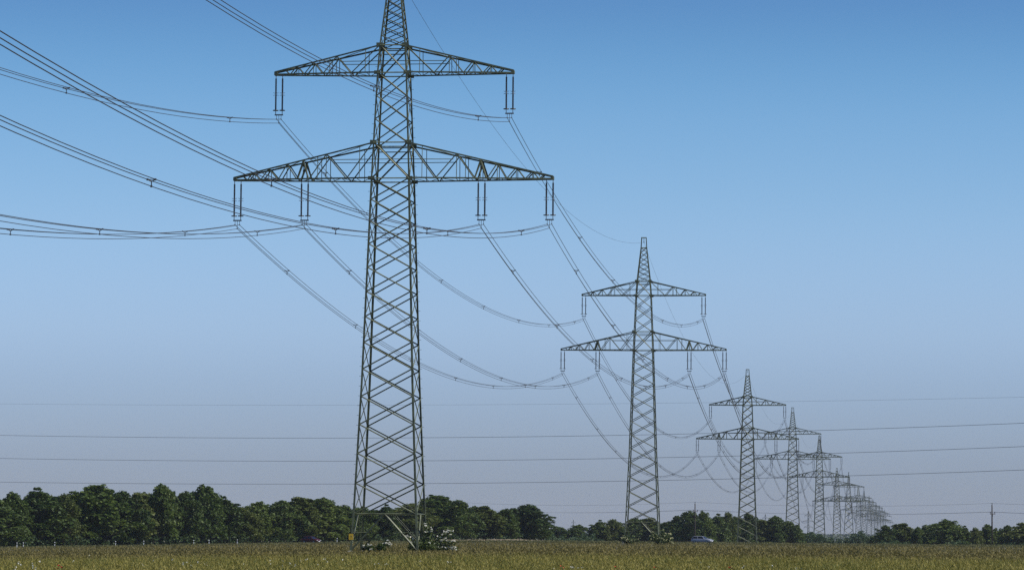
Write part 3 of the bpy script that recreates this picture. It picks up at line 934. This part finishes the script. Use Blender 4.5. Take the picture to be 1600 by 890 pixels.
bush(585, 296, 40, 1.05, 'low dark bush with few white blossoms, inside the left feet of the nearest pylon', 41, 6, M_FLOWER, arms=[(1.15, 0.85), (-0.9, 0.5)], n=1500)
bush(668, 294, 62, 1.35, 'white-blossomed elder bush with long arching branches at right feet of the nearest pylon', 42, 14, M_FLOWER,
     arms=[(1.15, 1.45), (0.95, 0.9), (1.35, 0.75), (1.4, 0.30), (1.2, 0.2), (-1.0, 0.95), (-0.8, 0.6), (-0.1, 1.9), (0.15, 1.6), (0.8, 0.5)], n=2000)
bush(984, 569, 26, 1.5, 'small yellowish flowering bush at the left leg of the second pylon', 43, 20, M_FLOWERY, arms=[(1.0, 0.5)], leafsize=0.2)
bush(1030, 568, 40, 2.3, 'large cream-flowering bush at the right leg of the second pylon', 44, 48, M_FLOWERY,
     arms=[(1.0, 0.45), (0.9, 0.8), (0.3, 1.1), (1.05, 0.1), (-0.5, 0.9)], leafsize=0.2)
bush(1181, 918, 24, 2.3, 'small cream-flowering bush at the right leg of the third pylon', 45, 12, M_FLOWERY, arms=[(0.9, 0.5)], leafsize=0.25)
bush(1250, 940, 24, 2.2, 'pale yellow flowering bush at the end of the central belt under the fourth pylon', 46, 12, M_FLOWERY, leafsize=0.25)

# ------------------------------------------------------------------ poppies and small flowers in the front crop
def poppy(px, py, label):
    D = 111.0
    P = pt(px, py, D); g = float(gz(P.x))
    root = empty('poppy', (P.x, D, g))
    h = P.z - g
    m = MB(); m.tube([(0, 0, 0), (0.02, 0, h * 0.5), (0, 0, h)], 0.006, 4); link('stem', m.mesh('stem', M_STEM), root)
    m = MB()
    for c, sc in (((0, 0, h), 1.0), ((0.09, 0.05, h - 0.06), 0.8), ((-0.06, -0.03, h - 0.10), 0.8)):
        for k in range(4):
            a = k * math.pi / 2 + 0.4
            o = Vector(c); d = Vector((math.cos(a), math.sin(a), 0)); e = Vector((-d.y, d.x, 0)); r = 0.055 * sc
            m.add([o, o + d * r * 0.7 - e * r * 0.7 + Vector((0, 0, .03)), o + d * r * 1.2 + Vector((0, 0, .06)), o + d * r * 0.7 + e * r * 0.7 + Vector((0, 0, .03))], [(0, 1, 2, 3)])
    link('petals', m.mesh('petals', M_RED, True), root)
    return tag(root, label, 'poppy', 'red poppies in the front crop')
for px, py, lab in ((877, 885, 'red poppies left of the row of white flowers at the bottom edge'), (962, 886, 'red poppies at the bottom edge below the second pylon'),
                    (1023, 887, 'small red poppies at the bottom edge below the flowering bush of the second pylon'), (1140, 887, 'red poppies at the bottom edge right below the silver car'),
                    (92, 884, 'red poppies in the bottom left part of the field')):
    poppy(px, py, lab)
def wild():
    r = np.random.default_rng(9); C = []
    spots = [(25, 883, 14, 5), (44, 884, 12, 3), (205, 876, 60, 3), (265, 880, 40, 3), (350, 878, 60, 4), (425, 882, 30, 3), (470, 877, 50, 3), (500, 873, 40, 4), (895, 885, 11, 1.0), (595, 881, 8, 1), (700, 878, 30, 3), (1120, 884, 60, 4), (1190, 882, 60, 4)]
    for px, py, sx, sy in spots:
        for _ in range(4 if px != 895 else 14):
            y = min(889, r.normal(py, sy)); D = 5000 * 1.22 / (y - hor(px))
            p = pt(r.normal(px, sx), y, max(D, 95)); C.append(np.array(p)[None] + r.normal(0, 0.02, (7, 3)))
    tag(link('wildflowers', quads_mesh('wildflowers', leaf_quads(np.concatenate(C), 0.038, 0.3), M_FLOWER)), 'tiny white wildflowers scattered in the front crop', 'flowers', kind='stuff')
wild()

# ------------------------------------------------------------------ road posts
def make_post():
    root = empty('delineator_post', (0, 0, 0))
    m = MB()
    m.add([(-.06, -.05, 0), (.06, -.05, 0), (.06, .05, 0), (-.06, .05, 0), (-.055, -.045, 1.0), (.055, -.045, 1.0), (.055, .045, 1.07), (-.055, .045, 1.07)],
          [(0, 1, 5, 4), (1, 2, 6, 5), (2, 3, 7, 6), (3, 0, 4, 7), (4, 5, 6, 7)])
    link('post', m.mesh('post', M_WHITE), root)
    m = MB(); m.box((0, 0, 0.80), (0.126, 0.106, 0.2)); link('black_band', m.mesh('black_band', M_BLK), root)
    return root
dp = None
posts = [(27, 'leftmost white road post, one of a close pair'), (37, 'second white road post, right one of the close pair at left'), (86, 'white road post under the left end trees, right of the close pair'),
         (181, 'white road post under the broad domed tree'), (225, 'white road post right of the broad domed tree'), (303, 'white road post under the high shoulder of the wood'),
         (327, 'white road post left of the brightest one'), (371, 'brightest white road post below the dip in the wood'), (527, 'white road post right of the red car')]
for px, lab in posts:
    D = float(np.interp(px, [0, 200, 371, 527], [585, 625, 655, 680]))
    P = gx(px, D)
    o = make_post() if dp is None else copy_tree(dp)
    dp = dp or o
    o.location = (P, D, float(gz(P)))
    tag(o, lab, 'road post', 'white road posts along the wood')

# ------------------------------------------------------------------ cars
def car_mats(nm, col, metal):
    m, nt, b = new_mat(nm + '_paint')
    b.inputs['Base Color'].default_value = (*col, 1); b.inputs['Metallic'].default_value = metal
    b.inputs['Roughness'].default_value = 0.35; b.inputs['Specular IOR Level'].default_value = 0.3
    return m
M_GLASS, nt, b = new_mat('car_glass'); b.inputs['Base Color'].default_value = (0.012, 0.016, 0.022, 1); b.inputs['Roughness'].default_value = 0.06
M_TYRE = noisy('tyre', (0.015, 0.015, 0.016), (0.025, 0.025, 0.026), 6, 0.9)
M_LAMP, nt, b = new_mat('headlamp'); b.inputs['Base Color'].default_value = (0.8, 0.82, 0.85, 1); b.inputs['Roughness'].default_value = 0.08; b.inputs['Metallic'].default_value = 0.6
M_TAIL = noisy('tail_lamp', (0.35, 0.01, 0.01), (0.45, 0.015, 0.01), 5, 0.2)

def make_car(name, paint, L, W, Hh, cab, hood):
    """cab: (x rear base, x rear roof, x front roof, x windscreen base), the front points to +X"""
    root = empty(name, (0, 0, 0))
    hl = L / 2
    m = MB()
    st = [(-hl, .86, .62, .42), (-hl + .12, .93, .90, .30), (-hl + .6, .99, .96, .24), (-0.4, 1.0, .96, .22), (cab[3], 1.0, .95, .22), (cab[3] + .5, .98, hood, .22), (hl - .35, .94, hood - .10, .24), (hl - .08, .84, hood - .26, .30), (hl, .74, .52, .40)]
    n = None
    vs = []
    for x, wf, zt, zb in st:
        w = W / 2 * wf
        half = [(w * .90, zb), (w, zb + .12), (w * 1.0, zb + (zt - zb) * .62), (w * .96, zt - .07), (w * .82, zt)]
        ring = [(x, y, z) for y, z in half] + [(x, -y, z) for y, z in reversed(half)]
        n = len(ring); vs += ring
    fs = []
    for i in range(len(st) - 1):
        for k in range(n):
            k2 = (k + 1) % n
            fs.append((i * n + k, (i + 1) * n + k, (i + 1) * n + k2, i * n + k2))
    fs.append(tuple(range(n))); fs.append(tuple(range((len(st) - 1) * n, len(st) * n))[::-1])
    m.add(vs, fs)
    link('body', m.mesh('body', paint, True), root)
    x0, x1, x2, x3 = cab
    wb, wt = W / 2 * .86, W / 2 * .68
    zb, zt = .93, Hh - .06
    m = MB()
    bot = [(x0, -wb), (x3, -wb), (x3, wb), (x0, wb)]; topo = [(x1, -wt), (x2, -wt), (x2, wt), (x1, wt)]
    m.add([(x, y, zb) for x, y in bot] + [(x, y, zt) for x, y in topo], [(0, 1, 5, 4), (1, 2, 6, 5), (2, 3, 7, 6), (3, 0, 4, 7), (4, 5, 6, 7)])
    link('windows', m.mesh('windows', M_GLASS), root)
    m = MB()
    m.add([(x1 - .06, -wt - .03, zt), (x2 + .06, -wt - .03, zt), (x2 + .06, wt + .03, zt), (x1 - .06, wt + .03, zt), (x1 + .1, -wt * .8, Hh), (x2 - .12, -wt * .8, Hh), (x2 - .12, wt * .8, Hh), (x1 + .1, wt * .8, Hh)],
          [(0, 1, 5, 4), (1, 2, 6, 5), (2, 3, 7, 6), (3, 0, 4, 7), (4, 5, 6, 7), (3, 2, 1, 0)])
    for s in (-1, 1):
        for a, bb in ((x0, x1), (x3, x2), ((x0 + x3) / 2 - .1, (x1 + x2) / 2 - .1)):
            m.tube([(a, s * (wb + .012), zb - .02), (bb, s * (wt + .012), zt + .01)], 0.045, 5)
    link('roof', m.mesh('roof', paint), root)
    for x in (-hl + .88, hl - .82):
        for s in (-1, 1):
            mm = MB(); mm.lathe([(.20, -.10), (.29, -.10), (.32, -.06), (.32, .06), (.29, .10), (.20, .10)], 20, 0, (x, s * (W / 2 - .10), .32), 'Y')
            w = link('wheel', mm.mesh('wheel', M_TYRE, False), root)
            mm = MB(); mm.lathe([(.05, -.115), (.205, -.108), (.205, .108), (.05, .115)], 16, 0, (x, s * (W / 2 - .10), .32), 'Y')
            link('rim', mm.mesh('rim', M_FIT), w)
    for s in (-1, 1):
        m = MB(); m.box((hl - .12, s * W * .33, .64), (.16, .36, .14)); link('headlight', m.mesh('headlight', M_LAMP), root)
        m = MB(); m.box((-hl + .04, s * W * .38, .80), (.1, .26, .16)); link('taillight', m.mesh('taillight', M_TAIL), root)
        m = MB(); m.lathe([(.02, -.1), (.09, -.06), (.10, .04), (.03, .08)], 8, 0, (x3 - .25, s * (W / 2 + .06), 1.0), 'X'); link('wing_mirror', m.mesh('wing_mirror', paint, True), root)
    m = MB(); m.box((hl + .005, 0, .42), (.05, W * .62, .16)); m.box((-hl - .005, 0, .44), (.05, W * .62, .14)); link('bumper', m.mesh('bumper', M_BLK), root)
    m = MB(); m.box((hl + .036, 0, .44), (.012, .5, .11)); link('number_plate', m.mesh('number_plate', M_WHITE), root)
    return root
def road_dir(x):
    y0, y1 = np.interp([x - 3, x + 3], _rp[:, 0], _rp[:, 1]); return math.atan2(y1 - y0, 6)
xr = gx(487, 684); yr = float(np.interp(xr, _rp[:, 0], _rp[:, 1])); xr = gx(487, yr)
o = make_car('red_car', car_mats('red', (0.050, 0.0035, 0.003), 0.0), 4.1, 1.72, 1.46, (-1.85, -1.35, 0.25, 1.05), 0.94)
o.location = (xr + 0.0, yr - 1.6, float(gz(xr)) + 0.066); o.rotation_euler = (0, 0, R(-32))
tag(o, 'dark red hatchback driving along the road under the left wood', 'car')
xs_ = gx(1098, 668); ysv = float(np.interp(xs_, _rp[:, 0], _rp[:, 1])); xs_ = gx(1098, ysv)
o = make_car('silver_car', car_mats('silver', (0.30, 0.31, 0.34), 0.3), 4.5, 1.8, 1.47, (-2.15, -1.75, 0.2, 1.0), 0.92)
o.location = (xs_, ysv + 1.4, float(gz(xs_)) + 0.066); o.rotation_euler = (0, 0, road_dir(xs_) - R(3))
tag(o, 'silver estate car on the road right of the second pylon', 'car')

# ------------------------------------------------------------------ air, sky and sun
m = MB(); m.box((0, 3400, 27), (6000, 8200, 76))
hz = bpy.data.materials.new('haze'); hz.use_nodes = True
nt = hz.node_tree; nt.nodes.clear()
ou = nt.nodes.new('ShaderNodeOutputMaterial'); pv = nt.nodes.new('ShaderNodeVolumePrincipled')
pv.inputs['Color'].default_value = (0.72, 0.80, 0.95, 1); pv.inputs['Density'].default_value = 0.38e-4
nt.links.new(pv.outputs[0], ou.inputs['Volume'])
tag(link('haze', m.mesh('haze', hz)), 'thin pale haze lying over the whole plain', 'haze', kind='stuff')

SUN_EL, SUN_AZ = R(48), R(106)        # azimuth measured from +Y towards +X
w = bpy.data.worlds.new('World'); S.world = w; w.use_nodes = True
nt = w.node_tree; bg = nt.nodes['Background']
sky = nt.nodes.new('ShaderNodeTexSky'); sky.sky_type = 'NISHITA'; sky.sun_disc = False
sky.sun_elevation = SUN_EL; sky.sun_rotation = SUN_AZ
sky.altitude = 300; sky.air_density = 1.0; sky.dust_density = 0.3; sky.ozone_density = 4.0
# the low sky: a mauve grey band of air at the horizon, deep clear blue above it
tc = nt.nodes.new('ShaderNodeTexCoord'); sx = nt.nodes.new('ShaderNodeSeparateXYZ'); nt.links.new(tc.outputs['Generated'], sx.inputs[0])
SKY_STOPS = [(0.0, (0.365, 0.416, 0.637)), (0.018, (0.392, 0.447, 0.685)), (0.029, (0.432, 0.481, 0.715)), (0.0475, (0.528, 0.589, 0.828)), (0.063, (0.655, 0.696, 0.906)), (0.085, (0.7, 0.776, 0.947)), (0.104, (0.659, 0.781, 0.928)), (0.129, (0.569, 0.757, 0.905)), (0.1475, (0.464, 0.686, 0.848)), (0.165, (0.372, 0.573, 0.76)), (0.45, (0.36, 0.52, 0.76))]
rp = ramp(nt, SKY_STOPS); rp.color_ramp.interpolation = 'B_SPLINE'
nt.links.new(sx.outputs['Z'], rp.inputs['Fac'])
mx = nt.nodes.new('ShaderNodeMix'); mx.data_type = 'RGBA'; mx.blend_type = 'MULTIPLY'; mx.inputs[0].default_value = 1.0
nt.links.new(sky.outputs['Color'], mx.inputs[6]); nt.links.new(rp.outputs['Color'], mx.inputs[7])
nt.links.new(mx.outputs[2], bg.inputs['Color'])
bg.inputs['Strength'].default_value = 0.13
sd = bpy.data.lights.new('sun', 'SUN'); sd.energy = 4.6; sd.angle = R(0.53); sd.color = (1.0, 0.95, 0.87)
so = bpy.data.objects.new('sun', sd); COL.objects.link(so)
dirv = Vector((math.sin(SUN_AZ) * math.cos(SUN_EL), math.cos(SUN_AZ) * math.cos(SUN_EL), math.sin(SUN_EL)))
so.rotation_euler = dirv.to_track_quat('Z', 'Y').to_euler()
so.location = (200, -50, 300)

S.view_settings.view_transform = 'Standard'
S.view_settings.look = 'None'
S.view_settings.exposure = 0.0
S.view_settings.gamma = 1.0
S.render.film_transparent = False
S.cycles.use_denoising = False
S.cycles.max_bounces = 6
S.cycles.volume_bounces = 1
S.cycles.transparent_max_bounces = 8
